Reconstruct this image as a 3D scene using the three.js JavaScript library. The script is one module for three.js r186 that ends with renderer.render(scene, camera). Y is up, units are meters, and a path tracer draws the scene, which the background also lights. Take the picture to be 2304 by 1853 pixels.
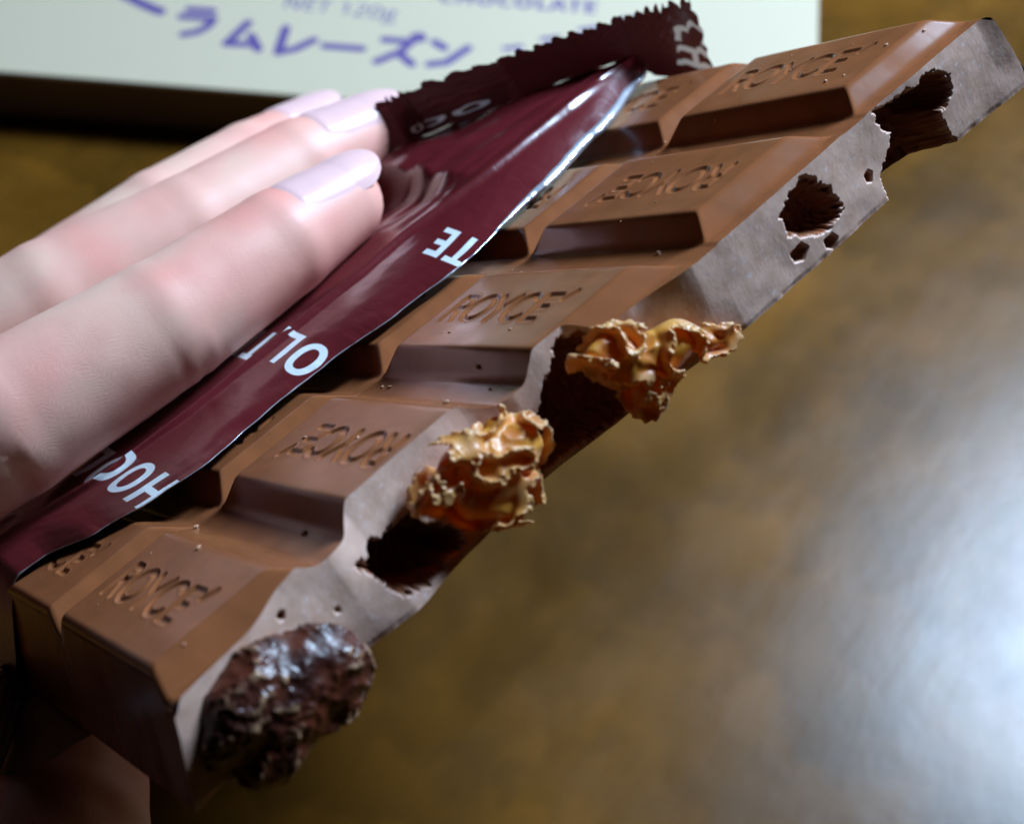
import * as THREE from 'three';
import { RectAreaLightUniformsLib } from 'three/addons/lights/RectAreaLightUniformsLib.js';
import { ImprovedNoise } from 'three/addons/math/ImprovedNoise.js';
import { edgeTable, triTable } from 'three/addons/objects/MarchingCubes.js';
import { RoundedBoxGeometry } from 'three/addons/geometries/RoundedBoxGeometry.js';
import { mergeGeometries } from 'three/addons/utils/BufferGeometryUtils.js';

// ------------------------------------------------------------------ camera, light, exposure
const scene = new THREE.Scene();
scene.background = new THREE.Color(0x000000);
const renderer = new THREE.WebGLRenderer({ antialias: true });
renderer.toneMapping = THREE.LinearToneMapping;
renderer.toneMappingExposure = 1.12;
renderer.shadowMap.enabled = true;
const PITCH = THREE.MathUtils.degToRad(50);
const cs = Math.cos(PITCH), sn = Math.sin(PITCH);
const camera = new THREE.PerspectiveCamera(26.86, 1024 / 823, 0.01, 10);
camera.position.set(0, 0.225, 0);
camera.rotation.set(-PITCH, 0, 0);
camera.focus = 0.176;
camera.userData.fStop = 27;
scene.add(camera);
RectAreaLightUniformsLib.init();
const LAMP = { p: new THREE.Vector3(0.27, 0.425, -0.41), size: 0.15, power: 80 };

// ------------------------------------------------------------------ helpers
const noise = new ImprovedNoise();
const N = (x, y, z = 0) => noise.noise(x + 31.7, y + 17.3, z + 7.9);
const fbm = (x, y, z = 0, o = 4) => { let s = 0, a = 1, t = 0; for (let i = 0; i < o; i++) { s += a * N(x, y, z); t += a; a *= 0.5; x *= 2.03; y *= 2.03; z *= 2.03; } return s / t; };
const ridged = (x, y, z = 0, o = 4) => { let s = 0, a = 1, t = 0; for (let i = 0; i < o; i++) { s += a * (1.16 - 2 * Math.hypot(N(x, y, z), 0.08)); t += a; a *= 0.5; x *= 2.1; y *= 2.1; z *= 2.1; } return s / t; };
let seed = 12345;
const rnd = () => { seed = (seed * 1664525 + 1013904223) >>> 0; return seed / 4294967296; };
const clamp = (x, a, b) => Math.min(b, Math.max(a, x));
const lerp = (a, b, t) => a + (b - a) * t;
const sstep = (a, b, x) => { const t = clamp((x - a) / (b - a), 0, 1); return t * t * (3 - 2 * t); };
const smin = (a, b, k) => { const h = clamp(0.5 + 0.5 * (b - a) / k, 0, 1); return lerp(b, a, h) - k * h * (1 - h); };
const smax = (a, b, k) => -smin(-a, -b, k);
const lin = hex => new THREE.Color(hex);                       // linear values of an sRGB colour
const MM = 0.001;
function tab(list, x, k = 1) {                                   // smooth table look-up, list sorted by [0]
  if (x <= list[0][0]) return list[0][k];
  for (let i = 1; i < list.length; i++) if (x <= list[i][0]) {
    const a = list[i - 1], b = list[i], t = (x - a[0]) / (b[0] - a[0]);
    return lerp(a[k], b[k], t * t * (3 - 2 * t) * 0.5 + t * 0.5);
  }
  return list[list.length - 1][k];
}
// a grid of points -> geometry (positions in mm)
function gridGeo(nu, nv, fn, opt = {}) {
  const pos = [], uv = [], col = [], idx = [];
  for (let i = 0; i <= nu; i++) for (let j = 0; j <= nv; j++) {
    const r = fn(i / nu, j / nv, i, j);
    pos.push(r[0] * MM, r[1] * MM, r[2] * MM);
    uv.push(r[3] ?? r[0] * MM, r[4] ?? r[2] * MM);
    if (r[5]) col.push(r[5].r, r[5].g, r[5].b);
  }
  const W = nv + 1;
  for (let i = 0; i < nu; i++) for (let j = 0; j < nv; j++) {
    const a = i * W + j, b = a + W;
    if (opt.flip) idx.push(a, b, a + 1, b, b + 1, a + 1); else idx.push(a, a + 1, b, b, a + 1, b + 1);
  }
  const g = new THREE.BufferGeometry();
  g.setAttribute('position', new THREE.Float32BufferAttribute(pos, 3));
  g.setAttribute('uv', new THREE.Float32BufferAttribute(uv, 2));
  if (col.length) g.setAttribute('color', new THREE.Float32BufferAttribute(col, 3));
  g.setIndex(idx); g.computeVertexNormals();
  return g;
}
// signed distance field -> indexed mesh (mm)
function sdfGeo(f, min, max, cell, colour, uvFn) {
  const n = [0, 1, 2].map(k => Math.ceil((max[k] - min[k]) / cell) + 1);
  const F = new Float32Array(n[0] * n[1] * n[2]);
  const at = (i, j, k) => i + n[0] * (j + n[1] * k);
  const BS = 5, lim = BS * cell * 0.87 * 1.5 + 1.6;                 // skip blocks far from the surface
  for (let k0 = 0; k0 < n[2]; k0 += BS) for (let j0 = 0; j0 < n[1]; j0 += BS) for (let i0 = 0; i0 < n[0]; i0 += BS) {
    const c = (BS - 1) / 2, dc = f(min[0] + (i0 + c) * cell, min[1] + (j0 + c) * cell, min[2] + (k0 + c) * cell), far = Math.abs(dc) > lim;
    for (let k = k0; k < Math.min(n[2], k0 + BS); k++) for (let j = j0; j < Math.min(n[1], j0 + BS); j++) for (let i = i0; i < Math.min(n[0], i0 + BS); i++)
      F[at(i, j, k)] = far ? dc : f(min[0] + i * cell, min[1] + j * cell, min[2] + k * cell);
  }
  const pos = [], idx = [], cache = new Map();
  const C = [[0, 0, 0], [1, 0, 0], [1, 1, 0], [0, 1, 0], [0, 0, 1], [1, 0, 1], [1, 1, 1], [0, 1, 1]];
  const E = [[0, 1], [1, 2], [2, 3], [3, 0], [4, 5], [5, 6], [6, 7], [7, 4], [0, 4], [1, 5], [2, 6], [3, 7]];
  const total = n[0] * n[1] * n[2];
  for (let k = 0; k < n[2] - 1; k++) for (let j = 0; j < n[1] - 1; j++) for (let i = 0; i < n[0] - 1; i++) {
    let ci = 0;
    for (let c = 0; c < 8; c++) if (F[at(i + C[c][0], j + C[c][1], k + C[c][2])] > 0) ci |= 1 << c;
    if (!edgeTable[ci]) continue;
    const vid = e => {
      const [a, b] = E[e], ca = C[a], cb = C[b];
      const ia = at(i + ca[0], j + ca[1], k + ca[2]), ib = at(i + cb[0], j + cb[1], k + cb[2]);
      const key = Math.min(ia, ib) * total + Math.max(ia, ib);
      if (cache.has(key)) return cache.get(key);
      const t = F[ia] / (F[ia] - F[ib]);
      pos.push(min[0] + (i + lerp(ca[0], cb[0], t)) * cell, min[1] + (j + lerp(ca[1], cb[1], t)) * cell, min[2] + (k + lerp(ca[2], cb[2], t)) * cell);
      const id = pos.length / 3 - 1; cache.set(key, id); return id;
    };
    for (let q = ci * 16; triTable[q] !== -1; q += 3) idx.push(vid(triTable[q]), vid(triTable[q + 1]), vid(triTable[q + 2]));
  }
  const nor = [], col = [], uv = [], h = cell * 0.5;
  for (let q = 0; q < pos.length; q += 3) {
    const x = pos[q], y = pos[q + 1], z = pos[q + 2];
    let gx = f(x + h, y, z) - f(x - h, y, z), gy = f(x, y + h, z) - f(x, y - h, z), gz = f(x, y, z + h) - f(x, y, z - h);
    const l = Math.hypot(gx, gy, gz) || 1; gx /= l; gy /= l; gz /= l; nor.push(gx, gy, gz);
    if (colour) { const c = colour(x, y, z, gx, gy, gz); col.push(c.r, c.g, c.b); }
    if (uvFn) uv.push(...uvFn(x, y, z)); else uv.push(x * MM, (y * 0.7 + z) * MM);
  }
  // orientation
  let s = 0;
  for (let q = 0; q < Math.min(idx.length, 3000); q += 3) {
    const [a, b, c] = [idx[q] * 3, idx[q + 1] * 3, idx[q + 2] * 3];
    const ux = pos[b] - pos[a], uy = pos[b + 1] - pos[a + 1], uz = pos[b + 2] - pos[a + 2], wx = pos[c] - pos[a], wy = pos[c + 1] - pos[a + 1], wz = pos[c + 2] - pos[a + 2];
    s += (uy * wz - uz * wy) * nor[a] + (uz * wx - ux * wz) * nor[a + 1] + (ux * wy - uy * wx) * nor[a + 2];
  }
  if (s < 0) for (let q = 0; q < idx.length; q += 3) { const t = idx[q]; idx[q] = idx[q + 1]; idx[q + 1] = t; }
  const g = new THREE.BufferGeometry();
  g.setAttribute('position', new THREE.Float32BufferAttribute(pos.map(v => v * MM), 3));
  g.setAttribute('normal', new THREE.Float32BufferAttribute(nor, 3));
  g.setAttribute('uv', new THREE.Float32BufferAttribute(uv, 2));
  if (colour) g.setAttribute('color', new THREE.Float32BufferAttribute(col, 3));
  g.setIndex(idx);
  return g;
}
function mesh(name, geo, mat, parent) { const m = new THREE.Mesh(geo, mat); m.name = name; m.castShadow = m.receiveShadow = true; parent.add(m); return m; }
function dataTex(w, h, fn, srgb = false) {
  const d = new Uint8Array(w * h * 4);
  for (let y = 0; y < h; y++) for (let x = 0; x < w; x++) { const c = fn(x / w, y / h, x, y); const o = (y * w + x) * 4; d[o] = clamp(c[0], 0, 1) * 255; d[o + 1] = clamp(c[1], 0, 1) * 255; d[o + 2] = clamp(c[2], 0, 1) * 255; d[o + 3] = 255; }
  const t = new THREE.DataTexture(d, w, h); t.wrapS = t.wrapT = THREE.RepeatWrapping; t.magFilter = THREE.LinearFilter; t.minFilter = THREE.LinearMipmapLinearFilter; t.generateMipmaps = true;
  if (srgb) t.colorSpace = THREE.SRGBColorSpace; t.needsUpdate = true; return t;
}
// tiling noise on a unit square
const tnoise = (x, y, f, s) => { const X = Math.PI * 2 * x, Y = Math.PI * 2 * y, r = f / 6.283; return fbm(Math.cos(X) * r + s, Math.sin(X) * r, Math.cos(Y) * r) * 0.5 + fbm(Math.sin(Y) * r + s, Math.cos(X) * r + 3, Math.sin(X) * r + 5) * 0.5; };
const grey = v => [v, v, v];
const rep = (t, m) => { const c = t.clone(); c.repeat.set(1 / m, 1 / m); c.needsUpdate = true; return c; };   // one tile = m metres of uv

// ------------------------------------------------------------------ the frame the bar is held in (x along the bar, y out of its face, z towards the bitten side)
const CX = new THREE.Vector3(1, 0, 0), CU = new THREE.Vector3(0, cs, -sn), CF = new THREE.Vector3(0, -sn, -cs);
const cam2w = (x, y, z) => new THREE.Vector3().addScaledVector(CX, x).addScaledVector(CU, -y).addScaledVector(CF, z);
const aU = cam2w(0.7097, -0.6039, 0.3629).normalize(), aW = cam2w(-0.5116, -0.7959, -0.3239).normalize();
const aV = new THREE.Vector3().crossVectors(aU, aW).normalize();
const heldMatrix = new THREE.Matrix4().makeBasis(aU, aW, aV).setPosition(cam2w(-0.030305, 0.025547, 0.136285).add(camera.position));
const heldQuat = new THREE.Quaternion().setFromRotationMatrix(heldMatrix);
function held(name, label, category) {
  const g = new THREE.Group(); g.name = name; g.quaternion.copy(heldQuat); g.position.setFromMatrixPosition(heldMatrix);
  g.userData = { label, category }; scene.add(g); return g;
}

// ------------------------------------------------------------------ lamp
{
  const lamp = new THREE.Group(); lamp.name = 'desk_lamp'; lamp.userData = { label: 'white lamp head shining on the table from above', category: 'lamp' };
  lamp.position.copy(LAMP.p);
  const aim = new THREE.Vector3(0.03, 0.08, -0.12);
  lamp.lookAt(aim); scene.add(lamp);                                // +z of the group looks at the table
  const shadeMat = new THREE.MeshStandardMaterial({ color: 0xd8d8d6, roughness: 0.5, side: THREE.DoubleSide });
  const pts = [[0.012, -0.075], [0.05, -0.07], [0.085, -0.04], [0.108, 0.0], [0.116, 0.016]].map(p => new THREE.Vector2(p[0], p[1]));
  const sg = new THREE.LatheGeometry(pts, 48); sg.rotateX(Math.PI / 2);
  mesh('lamp_shade', sg, shadeMat, lamp);
  const dg = new THREE.CylinderGeometry(0.098, 0.098, 0.006, 48); dg.rotateX(Math.PI / 2);
  const diff = mesh('diffuser', dg, new THREE.MeshStandardMaterial({ color: 0xffffff, emissive: 0xe6f0ff, emissiveIntensity: 4, roughness: 0.6 }), lamp);
  diff.position.z = -0.004;
  const bar1 = (name, pts, r) => { const c = new THREE.CatmullRomCurve3(pts.map(p => lamp.worldToLocal(new THREE.Vector3(...p)))); mesh(name, new THREE.TubeGeometry(c, 40, r, 12), shadeMat, lamp); };
  lamp.updateMatrixWorld(true);
  bar1('lamp_arm', [[0.302, 0.482, -0.472], [0.36, 0.56, -0.56], [0.44, 0.5, -0.66], [0.46, 0.2, -0.7], [0.46, 0.012, -0.7]], 0.008);
  const base = mesh('lamp_base', new THREE.CylinderGeometry(0.075, 0.08, 0.018, 40), shadeMat, lamp);
  base.position.copy(lamp.worldToLocal(new THREE.Vector3(0.46, 0.0095, -0.7))); base.quaternion.copy(lamp.quaternion).invert();
  const l = new THREE.RectAreaLight(0xc0deff, LAMP.power, LAMP.size, LAMP.size);
  l.position.z = 0.004; l.rotation.y = Math.PI; lamp.add(l);
}

// ------------------------------------------------------------------ table
{
  const colTex = dataTex(1024, 1024, (x, y) => {
    const g = tnoise(x, y, 9, 2), w = tnoise(x, y, 26, 9), s = N(x * 7 + g * 3, y * 38 + w * 4, 3);
    const v = 1 + g * 0.55 + w * 0.35 + s * 0.1;
    return [0.385 * v, 0.25 * v, 0.07 * v * (1 + w * 0.3)];
  }, true);
  const bump = dataTex(512, 512, (x, y) => grey(0.5 + tnoise(x, y, 18, 4) * 0.9));
  const rough = dataTex(512, 512, (x, y) => grey(0.5 + tnoise(x, y, 9, 12) * 0.22));
  const m = new THREE.MeshPhysicalMaterial({ map: rep(colTex, 0.3), bumpMap: rep(bump, 0.09), bumpScale: 0.00003, roughnessMap: rep(rough, 0.12), roughness: 0.54, specularIntensity: 0.48 });
  const g = new THREE.BoxGeometry(1.5, 0.03, 1.2);
  const p = g.attributes.position, uv = g.attributes.uv, a = 0.6;
  for (let i = 0; i < p.count; i++) { const x = p.getX(i), z = p.getZ(i); uv.setXY(i, x * Math.cos(a) + z * Math.sin(a), -x * Math.sin(a) + z * Math.cos(a)); }
  const t = mesh('table_top', g, m, scene); t.position.set(0.05, -0.015, -0.2); t.userData.kind = 'structure';
}

// ------------------------------------------------------------------ printed carton on the table
{
  const W = 0.25, D = 0.15, H = 0.012;
  const g = new THREE.Group(); g.name = 'chocolate_carton'; g.userData = { label: 'flat white carton with purple katakana lettering lying on the table', category: 'box' };
  const ex = new THREE.Vector3(0.9926, 0, 0.1214), ey = new THREE.Vector3(0.1214, 0, -0.9926);
  g.position.set(0.0564, 0, -0.2461).addScaledVector(ex, -W / 2).addScaledVector(ey, D / 2);
  g.rotation.y = -Math.atan2(ex.z, ex.x); scene.add(g);
  const cv = document.createElement('canvas'); cv.width = 2048; cv.height = Math.round(2048 * D / W);
  const c = cv.getContext('2d'), S = 2048 / (W * 1000);
  const X = mm => (W * 1000 + mm) * S, Y = mm => cv.height - mm * S;
  c.fillStyle = '#cdbfa2'; c.fillRect(0, 0, cv.width, cv.height);
  c.strokeStyle = '#5f4c88'; c.fillStyle = '#5f4c88'; c.lineCap = 'round'; c.lineJoin = 'round';
  // katakana strokes in a unit box (x right, y up)
  const kana = {
    ra: [[[0.2, 0.95], [0.8, 0.95]], [[0.08, 0.66], [0.9, 0.66], [0.82, 0.36], [0.6, 0.12], [0.3, 0.0]]],
    mu: [[[0.48, 0.98], [0.12, 0.14], [0.86, 0.2]], [[0.66, 0.5], [0.95, 0.02]]],
    re: [[[0.2, 0.98], [0.2, 0.06], [0.6, 0.24], [0.98, 0.62]]],
    bar: [[[0.04, 0.48], [0.96, 0.48]]],
    zu: [[[0.1, 0.86], [0.78, 0.86], [0.56, 0.45], [0.06, 0.04]], [[0.54, 0.4], [0.92, 0.04]], [[0.82, 1.08], [0.88, 0.94]], [[0.95, 1.12], [1.02, 0.98]]],
    n: [[[0.1, 0.88], [0.36, 0.7]], [[0.1, 0.06], [0.5, 0.18], [0.94, 0.76]]],
  };
  c.lineWidth = 1.9 * S;
  [['ra', -122.5, 15.0], ['mu', -112.0, 12.0], ['re', -102.0, 11.2], ['bar', -92.0, 10.8], ['zu', -81.2, 11.0], ['n', -71.2, 11.2]].forEach(([k, x, y]) => {
    for (const st of kana[k]) { c.beginPath(); st.forEach((q, i) => { const px = X(x - 4 + q[0] * 8), py = Y(y + q[1] * 8.4); i ? c.lineTo(px, py) : c.moveTo(px, py); }); c.stroke(); }
  });
  c.save(); c.translate(X(-95), Y(25.2)); c.rotate(0.06); c.font = `${5.6 * S}px sans-serif`; c.textAlign = 'center'; c.fillText('NET 120g', 0, 0); c.restore();
  c.save(); c.translate(X(-43.5), Y(31.6)); c.font = `bold ${5.6 * S}px sans-serif`; c.textAlign = 'right'; c.fillText('CHOCOLATE', 0, 0); c.restore();
  c.lineWidth = 2.4 * S; c.beginPath(); c.moveTo(X(-150), Y(34)); c.quadraticCurveTo(X(-139), Y(25), X(-130.5), Y(21.6)); c.stroke();
  c.lineWidth = 1.2 * S; for (const [x, y] of [[-59, 18.7], [-52, 22.5], [-44.8, 26.4], [-36.7, 30.8]]) { c.beginPath(); c.moveTo(X(x - 1.5), Y(y - 0.4)); c.lineTo(X(x + 1.6), Y(y + 0.6)); c.stroke(); }
  const tx = new THREE.CanvasTexture(cv); tx.colorSpace = THREE.SRGBColorSpace;
  const lid = new THREE.MeshStandardMaterial({ map: tx, roughness: 0.55 });
  const side = new THREE.MeshStandardMaterial({ color: 0x6e5a50, roughness: 0.5 });
  const bg = new RoundedBoxGeometry(W, H - 0.0012, D, 3, 0.0006);
  const body = mesh('carton_tray', bg, side, g); body.position.y = (H - 0.0012) / 2 + 0.0002;
  const tg = new RoundedBoxGeometry(W + 0.001, 0.0012, D + 0.001, 3, 0.0005);
  const p = tg.attributes.position, uv = tg.attributes.uv;
  for (let i = 0; i < p.count; i++) uv.setXY(i, p.getX(i) / W + 0.5, 0.5 - p.getZ(i) / D);
  const top = mesh('carton_lid', tg, lid, g); top.position.y = H - 0.0006;
}

// ------------------------------------------------------------------ chocolate bar
const P = 22, Q = 33.3, HT = 2.45, BT = 8.8, NC = 5;
const chocoBump = dataTex(512, 512, (x, y) => grey(0.5 + tnoise(x, y, 10, 2) * 0.5));
const chocoTone = dataTex(512, 512, (x, y) => { const v = 1 + tnoise(x, y, 6, 21) * 0.22; return [0.58 * v, 0.35 * v, 0.215 * v]; }, true);
const chocoRough = dataTex(512, 512, (x, y) => grey(0.2 + tnoise(x, y, 7, 33) * 0.16));
const M = {
  choco: new THREE.MeshPhysicalMaterial({ map: rep(chocoTone, 0.02), roughness: 1, roughnessMap: rep(chocoRough, 0.03), bumpMap: rep(chocoBump, 0.02), bumpScale: 0.000012, ior: 1.5, side: THREE.DoubleSide }),
  snap: new THREE.MeshPhysicalMaterial({ vertexColors: true, roughness: 0.5, bumpMap: rep(dataTex(512, 512, (x, y) => grey(0.5 + tnoise(x, y, 34, 5) * 0.9)), 0.011), bumpScale: 0.000016, side: THREE.DoubleSide }),
};
const bar = held('chocolate_bar', 'milk chocolate bar with lettered segments, snapped along one side with raisins showing', 'chocolate bar');

const soft = t => smax(smin(t, 1, 0.2), 0, 0.25);
const endOut = w => NC * P + 0.5 - (w + BT) * 0.2;
const endIn = w => 0.3 + (w + BT) * 0.4;                           // the bar's ends lean inwards
// moulded lettering as strokes, cap height 4
const strokes = (() => {
  const S = [], line = (...p) => { for (let i = 1; i < p.length; i++) S.push([...p[i - 1], ...p[i]]); };
  const arc = (cx, cy, r, a0, a1, n = 14) => Array.from({ length: n + 1 }, (_, i) => { const a = (a0 + (a1 - a0) * i / n) * Math.PI / 180; return [cx + r * Math.cos(a), cy + r * Math.sin(a)]; });
  let o = 0;
  line([o, 0], [o, 4], [o + 1.2, 4], ...arc(o + 1.4, 3, 1, 90, -90, 8), [o, 2]); line([o + 1.2, 2], [o + 2.6, 0]);
  o = 3.5; line(...arc(o + 2, 2, 2, 0, 360, 24));
  o = 8.0; line([o, 4], [o + 1.7, 1.9], [o + 3.4, 4]); line([o + 1.7, 1.9], [o + 1.7, 0]);
  o = 11.9; line(...arc(o + 2, 2, 2, 42, 318, 20));
  o = 16.6; line([o + 2.4, 4], [o, 4], [o, 0], [o + 2.4, 0]); line([o, 2.05], [o + 2.1, 2.05]);
  o = 20.0; line([o, 3.3], [o + 0.9, 4.6]);
  return S;
})();
function deboss(x, y) {
  if (x < -1 || x > 22.2 || y < -1 || y > 5.6) return 0;
  let d = 9;
  for (const s of strokes) { const dx = s[2] - s[0], dy = s[3] - s[1], t = clamp(((x - s[0]) * dx + (y - s[1]) * dy) / (dx * dx + dy * dy), 0, 1); d = Math.min(d, Math.hypot(x - s[0] - dx * t, y - s[1] - dy * t)); }
  return -0.24 * (1 - sstep(0.12, 0.6, d)) + 0.05 * (1 - sstep(0.5, 0.8, d));
}
function topH(u, v) {                                              // height of the moulded face
  const i = clamp(Math.floor(u / P), 0, NC - 1), lu = u - i * P;
  const row = v > 0 ? 0 : Math.floor(-v / Q), lv = v > 0 ? 0 : -v - row * Q;   // lv: distance from the cell's bitten side
  const gu0 = i === 0 ? 9 : soft((lu - 2.2) / 2.4), gu1 = soft((P - lu - (i === NC - 1 ? 1.9 : 1.4)) / (i === NC - 1 ? 2.9 : 3.2));
  const gv = Math.min(soft((lv - 0.1) / 2.2), soft((Q - lv - 0.2) / 2.4));
  let h = HT * smin(smin(gu0, gu1, 0.08), gv, 0.1);
  h += 0.05 * fbm(u * 0.12, v * 0.12, 2, 2);
  const flip = i % 2 === 1;
  const x = flip ? (-v - row * Q - 5.6) : (v + (row + 1) * Q - 5.4), y = flip ? (i * P + 13 - u) : (u - i * P - 9);
  if (h > HT * 0.8) h += deboss(x * 0.98, y);
  return h;
}
const cTop = [[0, 1.6], [3, 1.8], [10, 0.6], [16.8, -1.0], [21.8, -1.7], [25.8, -3.5], [33, -3.9], [40, -3.8], [44.8, -2.7], [49, -2.4], [52, -2.2], [55, 0], [58, 0.6], [64.4, 2.4], [67, 2.2], [89, 1.8], [107, 2.2], [110, 3]];
const cBot = [[0, 0.2], [19, -1.8], [25.4, -0.6], [32, -2.6], [43, -4.1], [53.7, -2.5], [67, 0.9], [81, 0.9], [92, 0.2], [99, 0.9], [110, 1.8]];
const cavities = [
  { d: 6, poly: [[23.4, -2.2], [24.6, -2.9], [26, -1.5], [27.6, -2.4], [30.8, -2.2], [32, -4.5], [33.4, -6.5], [33, -7.9], [28, -8.0], [25.4, -7], [24.2, -4.5]] },
  { d: 4.2, poly: [[51, 1.4], [49.4, 0], [46.6, -2.4], [44, -5.4], [42.6, -8.0], [48.9, -8.3], [54, -8.4], [57, -5], [55, -1], [53, 1]] },
  { d: 3.4, poly: [[75.9, -1.9], [77.5, -1.2], [80.6, -0.6], [81.2, -1.6], [82.2, -3], [83.1, -5.6], [82.3, -6.2], [79.5, -6.7], [76.9, -5.3], [75.7, -4]] },
  { d: 6.5, poly: [[90.9, 0.1], [91.3, -2.2], [92.6, -3.3], [91.4, -4.4], [89.2, -6.0], [88.5, -7.4], [88.7, -9], [88.8, -12], [99.2, -12], [98.6, -5.2], [100.9, -3.9], [101.2, -2.4], [99.8, -1.0], [98.6, -0.6], [96.8, -1.2], [95.4, -0.5], [93.6, -0.8]] },
  { d: 0.9, poly: [[15.2, -0.8], [15.6, -0.65], [16, -0.95], [15.7, -1.4], [15.3, -1.3]] },
  { d: 0.6, poly: [[19.7, -4], [20.1, -4], [20.1, -4.5], [19.7, -4.4]] },
  { d: 1.2, poly: [[87, -4.9], [87.7, -4.7], [88.1, -5.2], [87.6, -5.9], [87, -5.6]] },
  { d: 1.0, poly: [[75, -5.9], [76.6, -5.7], [77.2, -6.6], [76.2, -7.3], [75.2, -6.9]] },
  { d: 1.0, poly: [[79.2, -7.2], [80.4, -7.2], [80.9, -8], [80, -8.6], [79.2, -8]] },
];
function polyDist(poly, x, y) {                                    // > 0 inside
  let ins = false, d = 1e9;
  for (let i = 0, j = poly.length - 1; i < poly.length; j = i++) {
    const [xi, yi] = poly[i], [xj, yj] = poly[j];
    if ((yi > y) !== (yj > y) && x < (xj - xi) * (y - yi) / (yj - yi) + xi) ins = !ins;
    const dx = xj - xi, dy = yj - yi, t = clamp(((x - xi) * dx + (y - yi) * dy) / (dx * dx + dy * dy), 0, 1);
    d = Math.min(d, Math.hypot(x - xi - dx * t, y - yi - dy * t));
  }
  return ins ? d : -d;
}
function snapV(u, w, info) {                                       // the snapped side as v(u, w)
  const s = clamp((HT - w) / (HT + BT), 0, 1);
  let v = lerp(tab(cTop, u), tab(cBot, u), s * s * 0.4 + s * 0.6);
  v += 0.22 * fbm(u * 0.16, w * 0.2, 5, 2) + 0.015 * fbm(u * 1.2, w * 1.2, 9, 2);
  v -= 0.22 * sstep(-8.2, -8.8, w) * (0.5 + fbm(u * 0.5, 3, 4));
  let cav = 0;
  const ju = 0.6 * fbm(u * 0.9, w * 0.9, 1, 2) + 0.4 * fbm(u * 2.4, w * 2.4, 8, 2), jw = 0.6 * fbm(u * 0.9, w * 0.9, 14, 2) + 0.4 * fbm(u * 2.4, w * 2.4, 22, 2);
  for (const c of cavities) {
    const big = c.d > 2;
    const e = polyDist(c.poly, u + (big ? ju : 0), w + (big ? jw : 0));
    if (e > -0.2) { const k = sstep(-0.08, big ? 1.5 : 0.35, e); const dd = c.d * Math.pow(k, 0.55) * (1 + 0.18 * fbm(u * 0.5, w * 0.5, c.d)); if (dd > cav) cav = dd; if (info) info.e = Math.max(info.e, e); }
  }
  return v - cav;
}
const edgeCache = new Map();
const edgeV = u => { const key = Math.round(u * 500); if (!edgeCache.has(key)) edgeCache.set(key, edgeRaw(key / 500)); return edgeCache.get(key); };
const edgeRaw = u => { let v = tab(cTop, u); for (let k = 0; k < 3; k++) v = snapV(u, topH(u, v)); return v; };

for (let row = 0; row < 2; row++) for (let i = 0; i < NC; i++) {
  const nu = row ? 96 : 120, nv = row ? 150 : 180;
  const g = gridGeo(nu, nv, (a, b) => {
    let u0 = i * P, u1 = i * P + P;
    let u = lerp(u0, u1, a), v1 = row ? -Q : edgeV(clamp(u, 3.2, NC * P - 3.2)), v = lerp(-(row + 1) * Q, v1, b), fil = 0;
    const endFix = (dist) => { const r = 1.1, e = clamp(r - dist, 0, r); return r - Math.sqrt(r * r - e * e); };
    if (i === 0) { const hb = topH(8, v); u0 = endIn(hb - 1.1); u = lerp(u0, u1, Math.pow(a, 1.25)); fil = endFix(u - u0); }
    if (i === NC - 1) { u1 = endOut(-0.6); u = lerp(u0, u1, 1 - Math.pow(1 - a, 1.25)); fil = 0.6 * endFix(u1 - u); }
    if (!row) { v1 = edgeV(u); v = lerp(-Q, v1, b); }
    return [u, topH(u, v) - fil, v];
  });
  mesh('chocolate_segment', g, M.choco, bar);
}
{ // snapped side
  const pale = lin(0xdcb6a2), pale2 = lin(0xc69c86), brown = lin(0x8c5838), rim = lin(0x96502c), frost = lin(0xe0d6d4);
  const g = gridGeo(900, 84, (a, b) => {
    let u = lerp(0, NC * P, a);
    const hT = topH(clamp(u, 4.5, NC * P - 0.5), edgeV(u)) - 1.0 * sstep(5, 3.4, u) - 0.6 * sstep(NC * P - 2.4, NC * P - 1.2, u);
    const w = lerp(hT, -BT, b);
    u = clamp(u, endIn(w), endOut(w));
    const info = { e: -9 };
    const v = snapV(u, w, info);
    const n1 = fbm(u * 0.5, w * 0.5, 3), n2 = fbm(u * 2.6, w * 2.6, 6);
    const c = pale.clone().lerp(pale2, clamp(0.35 + n1 * 1.2 + n2 * 0.22, 0, 1));
    c.lerp(frost, clamp((fbm(u * 1.3, w * 1.9, 30) - 0.24) * 3.2, 0, 0.6));
    if (info.e > 0) c.copy(brown).lerp(rim, clamp(0.3 + fbm(u * 0.8, w * 0.8, 40, 3) * 1.6, 0, 1));   // moulded skin of the sockets, raisin skin left in patches
    return [u, w, v, u * MM, w * MM, c];
  }, { flip: true });
  mesh('snapped_face', g, M.snap, bar);
}
{ // ends, back and underside
  const parts = [];
  const VB = -95;
  for (const s of [0, 1]) parts.push(gridGeo(150, 10, (a, b) => {
    let v = lerp(VB, tab(cTop, s ? NC * P : 3), a); const hv = v < -2 * Q ? 1.2 : s ? -0.6 : topH(8, v) - 1.1;
    const w = lerp(hv, -BT, b);
    const u = s ? endOut(w) : endIn(w);
    v = lerp(VB, snapV(u, w), a);
    return [u, w, v];
  }, { flip: !!s }));
  parts.push(gridGeo(200, 2, (a, b) => { const u = lerp(endIn(-BT), endOut(-BT), a); return [u, -BT, lerp(VB, snapV(u, -BT), b)]; }, { flip: true }));
  parts.push(gridGeo(20, 8, (a, b) => [lerp(3, NC * P - 3, a), 1.2, lerp(VB, -2 * Q, b)]));
  mesh('bar_base', mergeGeometries(parts), M.choco, bar);
}
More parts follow.
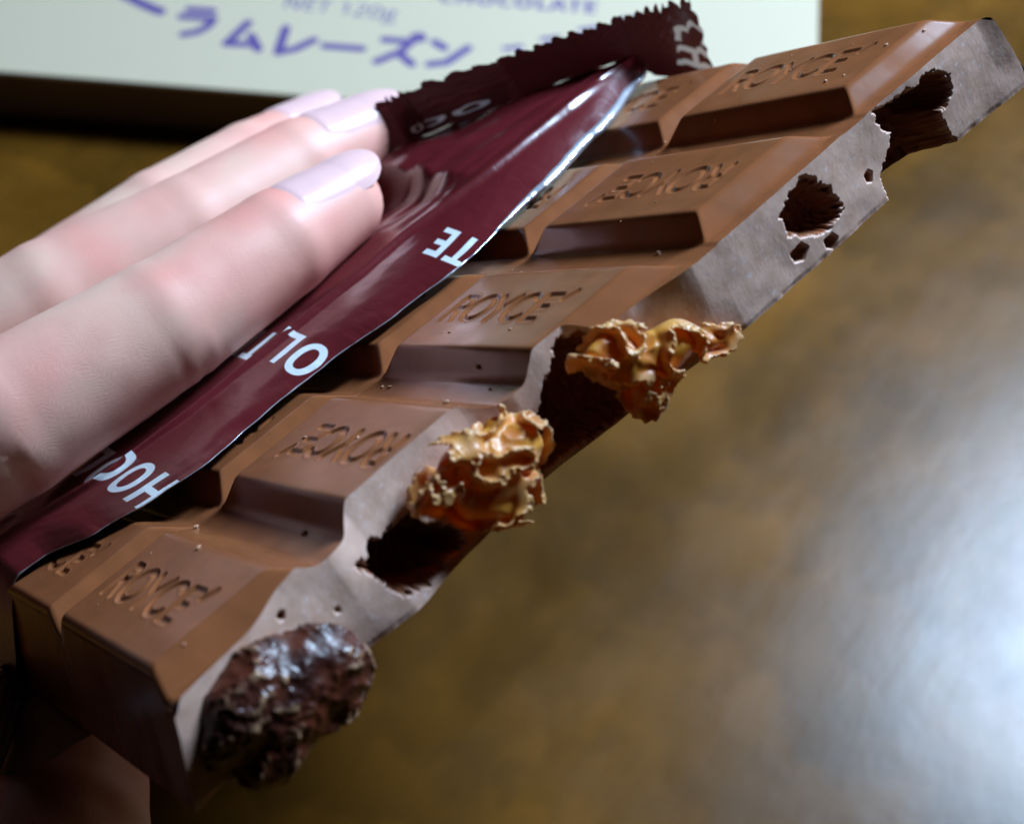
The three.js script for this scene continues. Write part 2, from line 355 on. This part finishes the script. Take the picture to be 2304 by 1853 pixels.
// raisins
const sdEll = (x, y, z, e) => { // e: c, r, rotation in the u-w plane
  const dx = x - e.c[0], dy = y - e.c[1], dz = z - e.c[2], ca = Math.cos(e.a || 0), sa = Math.sin(e.a || 0);
  const px = (dx * ca + dy * sa) / e.r[0], py = (-dx * sa + dy * ca) / e.r[1], pz = dz / e.r[2];
  const k = Math.hypot(px, py, pz); return (k - 1) * Math.min(...e.r);
};
function raisin(ells, o) {
  let mn = [1e9, 1e9, 1e9], mx = [-1e9, -1e9, -1e9];
  for (const e of ells) { const R = Math.max(...e.r); for (let k = 0; k < 3; k++) { const r = k === 2 ? e.r[2] : R; mn[k] = Math.min(mn[k], e.c[k] - r - 1.5); mx[k] = Math.max(mx[k], e.c[k] + r + 1.5); } }
  const rid = (x, y, z) => ridged(x * o.f, y * o.f, z * o.f + o.s, 2), fine = (x, y, z) => fbm(x * 1.15, y * 1.15, z * 1.15 + o.s, 2);
  const f = (x, y, z) => { let d = 9; for (const e of ells) d = smin(d, sdEll(x, y, z, e), 0.8); if (d > 2.5 || d < -2.5) return d; if (o.skin) {
      const q = o.skin, wx = 1.1 * N(x * 0.3, y * 0.3, z * 0.3 + o.s), wy = 1.1 * N(x * 0.3 + 9, y * 0.3, z * 0.3 + o.s);
      const sh = (Math.abs(N((x + wx) * q, (y + wy) * q, z * q + o.s * 1.7)) - 0.1) / (q * 1.5);
      const edge = d - 0.4 - 0.6 * fine(x, y, z);
      return smin(d + 0.85 - 0.5 * rid(x, y, z), Math.max(edge, sh), 0.25);
    }
    const r = rid(x, y, z); return d - o.amp * (r - 0.35) - (o.fine + 0.2 * sstep(0.5, 0.85, r)) * fine(x, y, z); };
  const g = sdfGeo(f, mn, mx, o.cell || 0.17, (x, y, z) => {
    const r = rid(x, y, z), q = fine(x, y, z), big = fbm(x * 0.35, y * 0.35, z * 0.35 + o.s * 2, 2);
    const c = o.deep.clone().lerp(o.mid, clamp(0.5 + big * 1.6, 0, 1));
    if (o.skin) { let d = 9; for (const e of ells) d = smin(d, sdEll(x, y, z, e), 0.8); c.lerp(o.crumb, sstep(-0.5, 0.9, d + 0.7 * q) * 0.85); return c; }
    c.lerp(o.crumb, clamp((r - o.thr) * 5 + q * 1.6 + big * (o.bias || 0), 0, 1) * 0.92);
    return c;
  });
  const m = mesh('raisin', g, new THREE.MeshPhysicalMaterial({ vertexColors: true, roughness: o.rough, clearcoat: o.coat, clearcoatRoughness: 0.2, transmission: o.trans || 0, thickness: 0, side: THREE.DoubleSide }), bar);
  m.userData.label = o.label;
  return m;
}
const amber = { deep: lin(0xdc7c0e), mid: lin(0xf6ae3a), crumb: lin(0xe8b878), amp: 0.72, fine: 0.1, f: 0.27, skin: 0.3, rough: 0.5, coat: 0.3, thr: 0.74, trans: 0.36 };
raisin([{ c: [11.2, -6.2, 0.3], r: [7.4, 4.9, 3.0], a: -0.25 }, { c: [15.6, -6.6, 0.9], r: [3.2, 3.6, 2.4], a: 0.4 }, { c: [8.2, -4.2, 0.8], r: [4.4, 2.6, 2.4], a: 0.5 }, { c: [8, -9.4, 0.4], r: [3, 2.2, 2.2] }],
  { deep: lin(0x34120a), mid: lin(0x5c2a18), crumb: lin(0xb08a68), amp: 0.55, fine: 0.06, f: 0.24, s: 4.2, rough: 0.42, coat: 0.15, thr: 0.9, bias: 0.6, label: 'dark wrinkled raisin at the corner of the bar' });
raisin([{ c: [38.4, -2.6, -0.9], r: [5.4, 3.0, 2.9], a: -0.55 }, { c: [41.2, -3.2, -0.6], r: [3.2, 2.6, 2.6] }, { c: [36.6, -5.8, -1.2], r: [4.4, 2.2, 2.6], a: -0.6 }, { c: [33.4, -1.8, -1.2], r: [2.6, 1.9, 2.2] }, { c: [40.8, -0.4, -1.4], r: [1.6, 1.3, 1.3] }],
  { ...amber, s: 11.3, label: 'torn golden raisin beside a deep dark hollow' });
raisin([{ c: [55.4, -4.0, 0.0], r: [4.8, 2.6, 2.9], a: -0.75 }, { c: [53.6, -1.2, 0.2], r: [3.4, 1.6, 1.8], a: -0.25 }, { c: [58.4, -4.8, 0.8], r: [3.8, 2.4, 2.4], a: -0.5 }, { c: [62.6, -7.2, 0.9], r: [2.8, 1.3, 1.6], a: -0.35 }, { c: [54.6, -7.0, 0.2], r: [1.9, 2.2, 1.8], a: -0.3 }],
  { ...amber, s: 23.9, label: 'torn golden raisin with ragged fibres' });

{ // crumbs scattered on the moulded face
  const parts = [];
  for (let k = 0; k < 60; k++) {
    const u = 6 + rnd() * 98, v = k < 36 ? -1.5 - rnd() * 31 : -34 + rnd() * 3, r = 0.07 + 0.2 * Math.pow(rnd(), 2.5);
    const g = new THREE.IcosahedronGeometry(r * MM, 1), p = g.attributes.position;
    for (let i = 0; i < p.count; i++) { const q = 1 + 0.7 * N(p.getX(i) * 4000 + k, p.getY(i) * 4000, p.getZ(i) * 4000); p.setXYZ(i, p.getX(i) * q * 1.5, p.getY(i) * q * 0.8, p.getZ(i) * q); }
    g.computeVertexNormals(); g.rotateY(rnd() * 6); g.translate(u * MM, (topH(u, v) + r * 0.4) * MM, v * MM); parts.push(g);
  }
  const m = mesh('crumbs', mergeGeometries(parts), new THREE.MeshStandardMaterial({ color: 0xb98d6c, roughness: 0.6 }), bar); m.userData.kind = 'stuff';
}

// ------------------------------------------------------------------ wrapper film
const wrap = held('candy_wrapper', 'torn maroon plastic wrapper with white lettering around the chocolate bar', 'wrapper');
const eT = [[-3, -60, 2.9], [4.2, -52, 2.9], [9.5, -49.8, 3.2], [14.1, -43.8, 3.3], [20.6, -39.3, 3.4], [25.7, -37.4, 3.4], [38, -39.0, 3.4], [44.9, -39.0, 3.4], [53.2, -36.8, 3.4], [61.6, -35.9, 3.4], [77, -40.5, 3.5], [90.7, -45.1, 3.6], [103.2, -51.3, 3.8], [106, -52.6, 4.5]];
const rT = [[-3, -64, 5.0], [7.6, -58.8, 5.2], [20.6, -49.9, 5.8], [30.4, -47.6, 6.2], [41.3, -47.3, 6.5], [55.4, -47.2, 6.8], [63.4, -48.2, 7], [76.5, -47.0, 7], [90.6, -48.9, 6.8], [104.9, -52.4, 6.3], [106, -52.9, 6.1]];
const FU0 = -3, FU1 = 105.5, SMAX = 62;
const filmCanvas = (() => {
  const cv = document.createElement('canvas'); cv.width = 2048; cv.height = 1024;
  const c = cv.getContext('2d'); c.fillStyle = '#651d22'; c.fillRect(0, 0, 2048, 1024);
  const sx = 2048 / (FU1 - FU0), sy = 1024 / SMAX;
  c.fillStyle = '#e9f1f4';
  // the word runs away from the torn edge (+s), its letters' tops towards the bar's near end (-u)
  const word = (u, s0, t) => {
    c.save(); c.translate((u - FU0) * sx, s0 * sy); c.scale(sx, sy); c.rotate(Math.PI / 2); c.scale(1.08, -1.12);
    c.font = 'bold 60px sans-serif'; c.scale(0.1, 0.1);
    let x = 0; for (const ch of t) { c.fillText(ch, x, 0); x += c.measureText(ch).width * 1.02; }
    c.restore();
  };
  const T = 'CHOCOLATE';
  for (const [u, s] of [[23.2, -5.2], [45.2, -18.2], [66.2, -31.2], [126, -12]]) for (let k = -1; k < 3; k++) word(u, s + k * 56, T);
  const t = new THREE.CanvasTexture(cv); t.colorSpace = THREE.SRGBColorSpace; return t;
})();
const filmBump = dataTex(512, 512, (x, y) => grey(0.5 + tnoise(x, y, 7, 44) * 0.5 + 0.35 * Math.pow(Math.max(0, 1 - 5 * Math.abs(tnoise(x, y, 10, 70))), 2))); filmBump.repeat.set(4, 2);
M.film = new THREE.MeshPhysicalMaterial({ map: filmCanvas, bumpMap: filmBump, bumpScale: 0.00006, roughness: 0.34, clearcoat: 1, clearcoatRoughness: 0.16, side: THREE.DoubleSide });
M.filmPlain = new THREE.MeshPhysicalMaterial({ color: 0x47141c, roughness: 0.5, side: THREE.DoubleSide });
M.filmIn = new THREE.MeshPhysicalMaterial({ color: 0xb9bcc6, roughness: 0.28, metalness: 0.35, side: THREE.DoubleSide });
const finB = [[74, -77, 11.2], [80.7, -71.9, 11], [83.9, -71.4, 10.5], [92.3, -60.9, 9], [99.9, -56, 7.5], [104.2, -52.6, 6.3], [106.4, -53.3, 2.4], [112.2, -49.9, -3]];
const finT = [[76, -79, 18], [81.3, -73.5, 17.5], [84, -71, 17], [92, -60.2, 15], [99, -55.2, 13.4], [104.4, -50, 12], [107.5, -47, 11], [110.4, -44.7, 10]];
function filmPt(u, s) {                                            // s: mm from the torn edge along the film
  const ve = tab(eT, u, 1), we = tab(eT, u, 2), vr = tab(rT, u, 1), wr = tab(rT, u, 2);
  const L = Math.hypot(vr - ve, wr - we);
  let vb = -97, wb = 5.4;
  if (u > 72) { const k = sstep(72, 76, u); vb = lerp(-97, tab(finB, u, 1), k); wb = lerp(5.4, tab(finB, u, 2), k); }
  let v, w;
  if (s < L) { const t = s / L; v = lerp(ve, vr, t); w = lerp(we, wr, t) + 0.35 * Math.sin(t * Math.PI); }
  else {
    const LB = Math.max(0.2, Math.abs(vb - vr)), t = Math.min(1, (s - L) / LB);
    v = lerp(vr, vb, t); w = lerp(wr, u > 72 ? wb : lerp(wr, wb, sstep(60, 72, u)), t);
    const e = sstep(0, 0.06, t) * (1 - 0.5 * sstep(0.9, 1, t));
    w += (0.35 * Math.min(1, t * 6) - 0.8 * Math.sin(Math.min(1, t * 5) * Math.PI)) * (1 - sstep(60, 74, u));
    w += e * (0.5 * fbm(u * 0.03, v * 0.17 - u * 0.02, 7, 2) + 0.8 * sstep(60, 72, u) * fbm(u * 0.035, (v + 52) / (112 - u) * 9, 3, 2));
  }
  w += 0.6 * Math.exp(-Math.pow((s - L) / 0.6, 2)) * (1 - sstep(92, 100, u));
  const drop = sstep(6.5, -4, u); w -= 15 * drop; 
  w += 0.1 * fbm(u * 0.2, s * 0.3, 2, 2);
  return [u, w, v, L];
}
{
  const g = gridGeo(420, 160, (a, b) => {
    const u = lerp(FU0, FU1, a);
    const [, , , L] = filmPt(u, 0);
    let vb = -97; if (u > 72) vb = lerp(-97, tab(finB, u, 1), sstep(72, 76, u));
    const full = L + Math.max(0.2, Math.abs(vb - tab(rT, u, 1)));
    const s = b < 0.4 ? lerp(0, L, b / 0.4) : lerp(L, full, Math.pow((b - 0.4) / 0.6, 1.7));
    const p = filmPt(u, s);
    const jag = (1 - sstep(0, 0.12, b)) * (0.5 * fbm(u * 0.3, 4, 1, 2) + 0.15 * fbm(u * 1.6, 1, 1));
    return [p[0], p[1], p[2] + jag, (u - FU0) / (FU1 - FU0), 1 - s / SMAX];
  });
  mesh('film_top', g, M.film, wrap);
  // the hem rolls over at the torn edge
  const pts = []; for (let k = 0; k <= 160; k++) { const u = lerp(5, 105.4, k / 160), p = filmPt(u, 0); pts.push(new THREE.Vector3(u, p[1] - 0.05, p[2] + 0.12 * fbm(u * 0.9, 2, 2))); }
  const gh = gridGeo(300, 8, (a, b) => {
    const u = lerp(5, 105.4, a), p = filmPt(u, 0), r = lerp(0.06, 0.6, sstep(64, 84, u)) * (1 - 0.4 * sstep(98, 105, u)) * (1 + 0.5 * fbm(u * 0.25, 6, 1)) + 0.12 * sstep(0.2, 0.5, fbm(u * 0.13, 3, 8)), an = b * Math.PI * 2;
    return [u, p[1] - 0.05 + r * Math.sin(an), p[2] + r * Math.cos(an) + 0.5 * fbm(u * 0.3, 4, 1, 2) + 0.15 * fbm(u * 1.6, 1, 1)];
  });
  const hem = mesh('rolled_hem', gh, M.filmIn, wrap); hem.userData.label = 'pale rolled torn edge of the wrapper';
}
{ // crimped seal with a saw-tooth edge at the far end
  const n = finB.length;
  const at = (list, t) => { const x = t * (n - 1), i = Math.min(n - 2, Math.floor(x)), k = x - i; return list[i].map((v, q) => lerp(v, list[i + 1][q], k)); };
  const cv = document.createElement('canvas'); cv.width = 1024; cv.height = 256;
  const c = cv.getContext('2d'); c.fillStyle = '#4c1519'; c.fillRect(0, 0, 1024, 256);
  c.fillStyle = '#e9f1f4'; c.font = 'bold 120px sans-serif';
  c.save(); c.translate(985, 120); c.rotate(Math.PI * 0.55); c.fillText('CH', -60, 40); c.restore();
  c.save(); c.translate(330, 190); c.rotate(Math.PI); c.scale(0.8, 0.45); c.fillText('OCO', -90, 0); c.restore();
  const t = new THREE.CanvasTexture(cv); t.colorSpace = THREE.SRGBColorSpace;
  const m = new THREE.MeshPhysicalMaterial({ map: t, roughness: 0.6, transmission: 0.2, thickness: 0, clearcoat: 0.3, clearcoatRoughness: 0.25, side: THREE.DoubleSide });
  const g = gridGeo(560, 22, (a, b) => {
    const p = at(finB, a), q = at(finT, a);
    const tooth = 0.13 * (1 - Math.abs(((a * 26) % 1) * 1.35 - 0.35) / 0.65 * 0.5 - 0.5 + 0.5 * N(a * 30, 1, 1) + 0.4 * N(a * 75, 4, 1));
    const k = b * (0.93 + tooth);
    const rib = 0.16 * Math.sin(b * 34) * sstep(0.25, 0.4, b) + 0.9 * fbm(a * 8, b * 1.6, 5, 3);
    return [lerp(p[0], q[0], k) + rib, lerp(p[2], q[2], k), lerp(p[1], q[1], k) + rib * 0.6, a, b];
  });
  mesh('crimped_seal', g, m, wrap);
}
{ // film under the bar and the near seal
  const bT = [[-9, -60], [-8.4, -42], [-6.2, -36.2], [-2.5, -34], [0.5, -32.2], [2, -34], [8, -48], [30, -52], [112, -52]];
  const g = gridGeo(150, 40, (a, b) => {
    const u = lerp(-9, 112, Math.pow(a, 1.6)), v = lerp(tab(bT, u), -97, b);
    return [u, -BT - 0.55 - 0.35 * sstep(0, -8, u) + 0.25 * fbm(u * 0.15, v * 0.15, 3, 2) * sstep(0, 0.1, b), v];
  });
  const gb = gridGeo(60, 20, (a, b) => { const u = lerp(-2, 112, a), an = b * Math.PI; const h = (5.4 + BT + 0.55) / 2; return [u, (5.4 - BT - 0.55) / 2 + h * Math.cos(an) * (u < 4 ? 0.9 : 1), -97 - 4 * Math.sin(an)]; });
  mesh('film_underside', mergeGeometries([g, gb]), M.filmPlain, wrap);
  const gs = gridGeo(240, 14, (a, b) => {
    const p = [lerp(-9.2, 3.5, Math.pow(a, 0.8)), lerp(-40.5, -68, a)];
    const tooth = 0.3 * Math.abs(((a * 22) % 1) - 0.5);
    const k = b * (1 + tooth);
    return [p[0] - 1.2 * k + 0.12 * Math.sin(b * 20), lerp(-BT - 0.7, -BT + 2.6, k) + 0.2 * fbm(a * 9, b, 2), p[1] + 1.5 * k];
  });
  mesh('crimped_seal', gs, M.filmIn, wrap);
}

// ------------------------------------------------------------------ hand
const hand = held('hand', 'hand holding the wrapped bar, fingers above and thumb beneath', 'hand');
{
  const B = [];                                                    // bones: [x, y, z, r] pairs (x along bar, y out of face, z to bitten side)
  const chain = (...p) => { for (let i = 1; i < p.length; i++) B.push([p[i - 1], p[i]]); };
  const fingers = [];
  const idx = [[62.8, 12.4, -59.2, 5.3], [53, 13.3, -57, 6.4], [36, 14.0, -56.2, 7.4], [16, 15.4, -59, 8.7], [-8, 16.6, -67, 9.3], [-36, 14, -80, 11]];
  const mid = [[78.6, 13.7, -79, 5.6], [68, 15.6, -77.4, 6.6], [51, 17.4, -76, 7.3], [32, 19.6, -78, 8.4], [6, 21, -85, 9], [-32, 18, -98, 11.5]];
  const rng = [[83, 14.8, -103, 5.2], [70, 17, -98, 6.0], [54, 18.4, -95, 6.8], [32, 18.6, -96, 7.6], [4, 20, -102, 8.4], [-30, 18, -114, 11]];
  const thb = [[-3.4, -18.2, -49, 8.3], [-8, -19.4, -41, 9.0], [-16, -21, -31, 9.4], [-40, -25, -40, 10.5], [-58, -18, -84, 13]];
  chain(...idx); chain(...mid); chain(...rng); chain(...thb);
  chain([-36, 14, -80, 11], [-60, -2, -104, 18], [-58, -18, -84, 13]); chain([-32, 18, -98, 11.5], [-60, -2, -104, 18]); chain([-30, 20, -114, 11], [-62, 0, -118, 18]); chain([-60, -2, -104, 18], [-100, -10, -130, 20]);
  const cap = (x, y, z, a, b) => {
    const bx = b[0] - a[0], by = b[1] - a[1], bz = b[2] - a[2], px = x - a[0], py = y - a[1], pz = z - a[2];
    const t = clamp((px * bx + py * by + pz * bz) / (bx * bx + by * by + bz * bz), 0, 1);
    return Math.hypot(px - bx * t, py - by * t, pz - bz * t) - lerp(a[3], b[3], t);
  };
  const G = [idx, mid, rng, thb];
  // creases on the gripping side of the finger joints: [point, direction, depth]
  const creases = [{ p: [36, 8, -52], n: [1, 0.05, -0.1], d: 0.3 }, { p: [33.4, 8, -52], n: [1, 0.05, -0.05], d: 0.1 }, { p: [51, 11, -71], n: [1, 0, -0.1], d: 0.5 }, { p: [13, 9, -52], n: [1, 0, 0], d: 0.5 }];
  const f = (x, y, z) => {
    let d = 99;
    for (const ch of G) { let c = 99; for (let i = 1; i < ch.length; i++) c = smin(c, cap(x, y, z, ch[i - 1], ch[i]), 0.4); d = smin(d, c, 0.5); }
    let pm = 99; for (let i = B.length - 5; i < B.length; i++) pm = smin(pm, cap(x, y, z, B[i][0], B[i][1]), 8);
    d = smin(d, pm, 6);
    if (d < 3 && d > -3) {
      for (const c of creases) { const q = [x - c.p[0], y - c.p[1], z - c.p[2]]; const e = Math.abs(q[0] * c.n[0] + q[1] * c.n[1] + q[2] * c.n[2]); const r = Math.hypot(q[1], q[2]); d += c.d * Math.exp(-e * e / 0.35) * (1 - sstep(1, 7.5, r)); }
      d += 0.12 * fbm(x * 0.18, y * 0.18, z * 0.18, 2);
    }
    return d;
  };
  const pinkC = lin(0xf6a896), paleC = lin(0xf8cab2), tipC = lin(0xf2988a);
  const g = sdfGeo(f, [-112, -42, -152], [90, 46, -24], 1.05, (x, y, z) => {
    const q = fbm(x * 0.08, y * 0.08, z * 0.08, 3);
    const tip = Math.max(0, 1 - Math.hypot(x - 60, z + 57) / 22, 1 - Math.hypot(x - 78, z + 79) / 22);
    return paleC.clone().lerp(pinkC, clamp(0.5 + q * 1.4, 0, 1)).lerp(tipC, tip * 0.55);
  }, (x, y, z) => {                                                // along the nearest finger, and round it
    let best = 1e9, r = [0, 0];
    for (const ch of G) { let run = 0; for (let i = 1; i < ch.length; i++) {
      const a = ch[i - 1], b = ch[i], bx = b[0] - a[0], by = b[1] - a[1], bz = b[2] - a[2], L = Math.hypot(bx, by, bz);
      const t = clamp(((x - a[0]) * bx + (y - a[1]) * by + (z - a[2]) * bz) / (L * L), 0, 1);
      const px = x - a[0] - bx * t, py = y - a[1] - by * t, pz = z - a[2] - bz * t, d = Math.hypot(px, py, pz) - lerp(a[3], b[3], t);
      if (d < best) { best = d; r = [(run + t * L) * MM, Math.atan2(py, pz) * 8 * MM]; }
      run += L;
    } }
    return r;
  });
  const skinBump = dataTex(512, 512, (x, y) => grey(0.5 + tnoise(x, y, 20, 61) * 0.5 + 0.22 * Math.sin((y * 26 + tnoise(x, y, 5, 3) * 5) * 6.283) * (0.6 + tnoise(x, y, 6, 90))));
  mesh('skin', g, new THREE.MeshPhysicalMaterial({ vertexColors: true, roughness: 0.5, bumpMap: rep(skinBump, 0.012), bumpScale: 0.000016 }), hand);
  // nails
  const nailM = new THREE.MeshPhysicalMaterial({ color: 0xeec0bc, roughness: 0.34, side: THREE.DoubleSide });
  const nail = (tip, back, up, len, wid, over) => {
    const T = new THREE.Vector3(tip[0], tip[1], tip[2]), A = new THREE.Vector3(tip[0] - back[0], tip[1] - back[1], tip[2] - back[2]).normalize();
    const n = new THREE.Vector3(...up); n.addScaledVector(A, -n.dot(A)).normalize(); const S = new THREE.Vector3().crossVectors(n, A);
    const hit = (a, b) => { const q = T.clone().addScaledVector(A, a).addScaledVector(S, b).addScaledVector(n, 14); for (let k = 0; k < 80; k++) { const d = f(q.x, q.y, q.z); if (d < 0.005) break; q.addScaledVector(n, -d * 0.8); } return q.sub(T).dot(n); };
    const a1 = 0;
    const g = gridGeo(40, 24, (i, j) => {
      const sd = j * 2 - 1, round = i < 0.3 ? Math.sqrt(1 - Math.pow(1 - i / 0.3, 2)) * 0.5 + 0.5 : (i > 0.75 ? 1 - 0.3 * Math.pow((i - 0.75) / 0.25, 2) : 1);
      const a = lerp(-len, over - 1.3 * sd * sd, i), b = sd * wid / 2 * round;
      const e = T.clone().addScaledVector(A, a).addScaledVector(S, b);
      const rim = Math.max(Math.abs(sd), 1 - i * 4);
      const hh = hit(Math.min(a, a1), b) + lerp(0.2, -0.1, sstep(0.7, 1, rim)) - 0.03 * Math.pow(Math.max(0, a - a1), 2);
      e.addScaledVector(n, hh);
      return [e.x, e.y, e.z];
    });
    mesh('fingernail', g, nailM, hand);
  };
  nail(idx[0], idx[1], [0, 0.84, 0.54], 8.4, 8.2, 6.2);
  nail(mid[0], mid[1], [0, 0.84, 0.54], 8.6, 8.6, 6.4);
  nail(rng[0], rng[1], [0, 0.9, 0.43], 7.6, 8, 5);
}

renderer.render(scene, camera);
